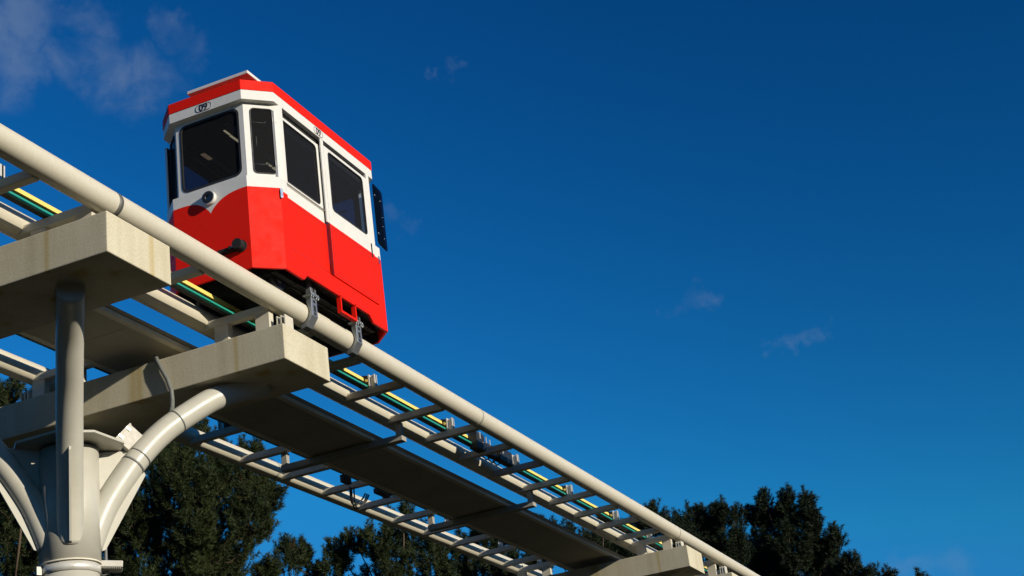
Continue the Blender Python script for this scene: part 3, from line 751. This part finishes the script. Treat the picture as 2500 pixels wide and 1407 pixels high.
# pipe hooks (galvanised retainers) hung from the chassis
def hook(x, y_c, sg):
    W = .135; h = MB()
    prof = [(-.185, 7.475), (-.185, 7.025), (-.100, 6.905), (-.028, 6.885)]
    for w in range(262, 174, -8): prof.append((.150*math.cos(R(w)), ZP+.150*math.sin(R(w))))
    prof += [(-.118, 7.20), (-.118, 7.475)]
    P = [(x, y_c+sg*a, z) for a, z in prof]
    h.prism(P, (W, 0, 0)); root_ = h.build('pipe_hook', M['galv'], car, bevel=.005)
    c_ = MB(); ya, yb_ = sorted((y_c+sg*(-.212), y_c+sg*(-.09))); c_.box(x-.028, x+W+.028, ya, yb_, 7.268, 7.290)
    for bx_ in (x-.012, x+.03, x+W-.03, x+W+.012):
        c_.tube([(bx_, y_c+sg*-.198, 7.250), (bx_, y_c+sg*-.198, 7.315)], .010, 8)
    c_.build('collar', M['galv'], root_, bevel=.003)
    yy = y_c+sg*(-.1865)
    for z0, z1, xa, xb in ((7.335, 7.455, .055, .095), (7.195, 7.232, .045, .095), (7.085, 7.165, .045, .095), (7.04, 7.075, .045, .095)):
        ya, yb_ = sorted((yy, yy+sg*.003)); MB().box(x+xa, x+xb, ya, yb_, z0, z1).build('slot', M['chassis'], root_)  # black plates painted in for the dark of cut holes
for x in (14.675, 15.765):
    hook(x, YA, 1); hook(x, YB, -1)

# ------------------------------------------------------------------ pines
LOBES = {'T1': [[23.07, 16.53, 8.37, 0.93], [23.33, 15.62, 8.61, 0.86], [24.36, 15.28, 9.0, 0.63], [24.01, 14.77, 7.93, 0.59], [23.43, 15.31, 7.4, 0.93], [23.45, 16.67, 7.31, 0.99], [23.86, 18.15, 8.33, 0.92], [25.42, 15.36, 8.95, 0.39], [25.4, 15.24, 7.24, 0.35], [24.09, 15.69, 9.75, 0.22], [24.82, 15.07, 9.44, 0.22], [22.81, 17.05, 9.07, 0.62], [24.7, 14.63, 8.39, 0.24], [24.61, 14.65, 8.0, 0.17], [22.92, 16.66, 9.24, 0.47], [24.81, 16.86, 9.81, 0.47], [25.08, 16.04, 7.36, 0.84]], 'T0': [[19.66, 16.58, 9.63, 0.3], [19.67, 15.86, 9.27, 0.27], [18.57, 15.65, 8.41, 0.53], [18.93, 15.64, 7.68, 0.66], [19.34, 16.3, 7.1, 0.78], [19.77, 16.17, 6.47, 0.64], [19.41, 17.04, 9.39, 0.6], [19.54, 16.98, 8.33, 0.79]], 'T2': [[30.0, 17.3, 8.64, 0.3], [30.55, 17.28, 8.87, 0.26], [30.39, 17.66, 9.03, 0.13], [30.86, 16.55, 8.82, 0.39], [30.78, 16.04, 8.89, 0.28], [30.64, 16.79, 8.31, 0.56], [30.39, 15.34, 8.71, 0.42], [31.89, 15.34, 9.65, 0.25], [32.35, 15.46, 9.19, 0.66], [31.93, 14.6, 8.34, 0.75], [30.92, 15.37, 8.15, 0.84]], 'T2b': [[39.42, 17.07, 9.74, 0.9], [39.09, 15.82, 9.49, 0.68], [38.81, 16.94, 10.49, 0.45], [39.54, 16.42, 10.21, 0.51], [38.71, 16.32, 10.52, 0.25], [38.99, 15.05, 9.37, 0.68]], 'T3': [[52.48, 19.8, 14.37, 0.21], [52.5, 19.31, 14.03, 0.3], [52.47, 18.68, 13.81, 0.36], [52.8, 18.13, 13.44, 0.57], [53.88, 17.75, 13.24, 0.68], [52.41, 18.52, 13.15, 0.6], [52.39, 16.54, 12.42, 0.9], [53.3, 17.55, 14.15, 0.18], [52.47, 18.05, 12.15, 0.9]], 'T3b': [[57.61, 16.89, 15.23, 0.28], [57.48, 17.13, 14.76, 0.61], [57.56, 16.44, 14.56, 0.58], [57.69, 18.04, 14.72, 0.57], [56.42, 18.21, 14.11, 0.73], [57.36, 16.9, 13.66, 0.96]], 'T4': [[61.49, 16.76, 15.62, 0.41], [62.02, 16.27, 15.75, 0.45], [61.95, 15.24, 15.65, 0.41], [62.15, 14.73, 15.52, 0.26], [62.52, 16.18, 15.12, 0.94], [61.36, 16.66, 14.48, 1.11], [62.27, 15.37, 14.19, 1.36], [62.44, 15.63, 15.48, 0.6]], 'T5': [[66.14, 14.18, 16.8, 0.33], [66.28, 13.33, 16.63, 0.36], [66.6, 12.48, 16.32, 0.36], [66.71, 14.36, 16.28, 0.73], [66.92, 13.53, 15.98, 0.83], [66.22, 12.46, 15.39, 0.76], [66.18, 14.93, 16.3, 0.36], [66.72, 11.52, 14.76, 0.32], [66.76, 12.39, 14.55, 0.86], [65.57, 13.43, 14.35, 1.44], [66.77, 15.13, 14.83, 1.26], [67.71, 12.89, 13.68, 1.6], [67.4, 15.05, 13.72, 1.61]], 'T5b': [[63.33, 10.59, 12.8, 0.4], [64.09, 11.27, 12.41, 1.0], [62.79, 9.91, 12.06, 0.33], [63.15, 9.18, 11.74, 0.25], [63.58, 10.37, 11.72, 0.66], [63.73, 8.11, 11.56, 0.13], [63.35, 8.5, 10.88, 0.46], [64.28, 9.91, 10.97, 0.9]]}
INFO = {
 'T1': ('large dark olive pine filling the gap right of the left pier', 'needles_near', .30, .10, .105, .012, 520, 70),
 'T0': ('dark pine behind the left pier, its tip showing at the left edge', 'needles_near', .28, .09, .10, .012, 420, 70),
 'T2': ('loose pine with a low ragged top rising under the middle of the track', 'needles_near', .30, .10, .11, .014, 330, 64),
 'T2b': ('pine glimpsed between the farther track crossbars at bottom centre', 'needles_near', .32, .11, .13, .016, 330, 64),
 'T3': ('pine whose thin tips peek between walkway and nearer pipes', 'needles_far', .42, .14, .16, .022, 200, 60),
 'T3b': ('pine top crossing behind the nearer pipe just left of its far joint', 'needles_far', .48, .15, .17, .024, 220, 60),
 'T4': ('medium dark pine between the pipe and the tallest pine at right', 'needles_far', .50, .15, .17, .024, 260, 60),
 'T5': ('tallest dark pine at the right with three upright tips', 'needles_far', .52, .16, .18, .025, 300, 60),
 'T5b': ('lower pine at the right foot of the tallest one, trailing off to the right', 'needles_far', .50, .16, .18, .024, 260, 60),
}
def make_pine(key, lobes, seed):
    label, mat, SL, SW, NL, NW, NS, NN = INFO[key]; NF = 9; FH = SL*2.1
    rnd = random.Random(seed); rg = np.random.default_rng(seed)
    L_ = [tuple(l) for l in lobes]
    cx = sum(l[0]*l[3]**2 for l in L_)/sum(l[3]**2 for l in L_); cy = sum(l[1]*l[3]**2 for l in L_)/sum(l[3]**2 for l in L_)
    nr = key[:2] in ('T0', 'T1', 'T2'); L_ = [(l[0], l[1], l[2]-(.12 if nr else .30)*FH, l[3]*(.95 if nr else .80)) for l in L_]
    zt = max(l[2]+l[3] for l in L_); zb = min(l[2]-l[3] for l in L_); spread = max(math.dist((l[0], l[1]), (cx, cy))+l[3] for l in L_)
    # fuller crown below the part the photograph shows
    z = zb; k = 0
    while z > GZ+(zt-GZ)*.32:
        for j in range(4):
            w = rnd.uniform(0, 6.28); rr_ = spread*rnd.uniform(.25, .65); rad = rnd.uniform(.26, .36)*spread
            L_.append((cx+rr_*math.cos(w), cy+rr_*math.sin(w), z, rad))
        z -= spread*.42
    nmain = len(lobes)
    root = tag(empty('pine_tree', (cx, cy, GZ)), label, 'pine tree', 'pines behind the tracks')
    tr = MB(); n = 12; H = (zt-GZ)*.8
    px_ = [(cx+.25*math.sin(i*.7+seed), cy+.2*math.cos(i*.9+seed), GZ+H*i/n) for i in range(n+1)]
    r0_ = .018*H+.06
    tr.tube(px_, [r0_*(1-.93*i/n) for i in range(n+1)], 10)
    cent = []; axes = []; 
    for li, (x, y, zc, rad) in enumerate(L_):
        i = min(n-1, max(1, int((zc-rad*1.4-GZ)/H*n))); a = Vector(px_[i]); bq = Vector((x, y, zc-rad*.2)); mid = a.lerp(bq, .55)+Vector((0, 0, -.15*rad))
        tr.tube([a, mid, bq], [max(.015, r0_*(1-.93*i/n)*.35), .018+.010*rad, .008+.008*rad], 6)
        big = li >= nmain; ns = int((NS*(rad/.9)**1.35 if not big else 70) * (1 if not big else 1)); ns = max(40, min(ns, 1000))
        ns = max(5, ns//NF)
        for q in range(ns):
            # shell-biased position, more on top
            while True:
                v = Vector((rnd.gauss(0, 1), rnd.gauss(0, 1), rnd.gauss(0, 1)))
                if v.length > 1e-3: break
            v.normalize(); rho = rad*(.25+.75*rnd.random()**.55)*rnd.uniform(.82, 1.0)
            p_ = Vector((x, y, zc))+Vector((v.x*rho, v.y*rho, v.z*rho*.92))
            d_ = (Vector((0, 0, 1))*rnd.uniform(1.0, 1.5)+v*rnd.uniform(.1, .6)).normalized()
            sl_ = SL*rnd.uniform(.55, 1.1)*(1.5 if big else 1)
            fh = FH*rnd.uniform(.5, 1.15)
            if rad < .6: fh *= .85
            p_ = p_ - d_*fh*.5
            for e in range(NF):
                f_ = (e+.3)/NF; w_ = (1-.75*f_)*SW*1.5
                jit = Vector((rnd.gauss(0, 1), rnd.gauss(0, 1), rnd.gauss(0, .5)))
                dd_ = (d_+jit*(.55*(1-f_)+.05)).normalized()
                cent.append(p_+d_*fh*f_*.75+jit*w_*.45); axes.append(dd_*sl_)
            sl_ = fh
            if q % 1 == 0: tr.tube([bq, bq.lerp(p_, .6)+Vector((0, 0, -.05*rad)), p_+d_*sl_*.6], [.012+.006*rad, .010, .004], 3, caps=False)
    tr.build('trunk', M['trunkm'], root)
    P0 = np.array([tuple(c_) for c_ in cent]); AX = np.array([tuple(a_) for a_ in axes]); m_ = len(P0)
    t_ = rg.random((m_, NN))**.8; base = P0[:, None]+AX[:, None]*t_[..., None]
    dirs = rg.normal(size=(m_, NN, 3)); an = AX/np.linalg.norm(AX, axis=1, keepdims=True)
    dirs -= (dirs*an[:, None]).sum(-1, keepdims=True)*an[:, None]; dirs /= np.linalg.norm(dirs, axis=-1, keepdims=True)
    dirs = dirs+an[:, None]*rg.uniform(.3, 1.1, (m_, NN, 1)); dirs /= np.linalg.norm(dirs, axis=-1, keepdims=True)
    bigf = np.array([1.0]*m_); 
    ln = NL*rg.uniform(.7, 1.15, (m_, NN, 1))
    side = np.cross(dirs, rg.normal(size=(m_, NN, 3))); side /= np.linalg.norm(side, axis=-1, keepdims=True)
    V = np.stack([base-side*NW/2, base+side*NW/2, base+dirs*ln], axis=2).reshape(-1, 3)-np.array(tuple(root.location))
    me = bpy.data.meshes.new('crown'); nt = len(V)//3
    me.vertices.add(len(V)); me.vertices.foreach_set('co', V.astype(np.float32).ravel())
    me.loops.add(len(V)); me.loops.foreach_set('vertex_index', np.arange(len(V), dtype=np.int32))
    me.polygons.add(nt); me.polygons.foreach_set('loop_start', np.arange(0, len(V), 3, dtype=np.int32)); me.polygons.foreach_set('loop_total', np.full(nt, 3, dtype=np.int32))
    me.update(); me.validate()
    me.materials.append(M[mat]); o = bpy.data.objects.new('crown', me); C.objects.link(o); o.parent = root
    return nt
tot = 0
for i, (key, lobes) in enumerate(LOBES.items()): tot += make_pine(key, lobes, 11+i)
print('needles', tot)
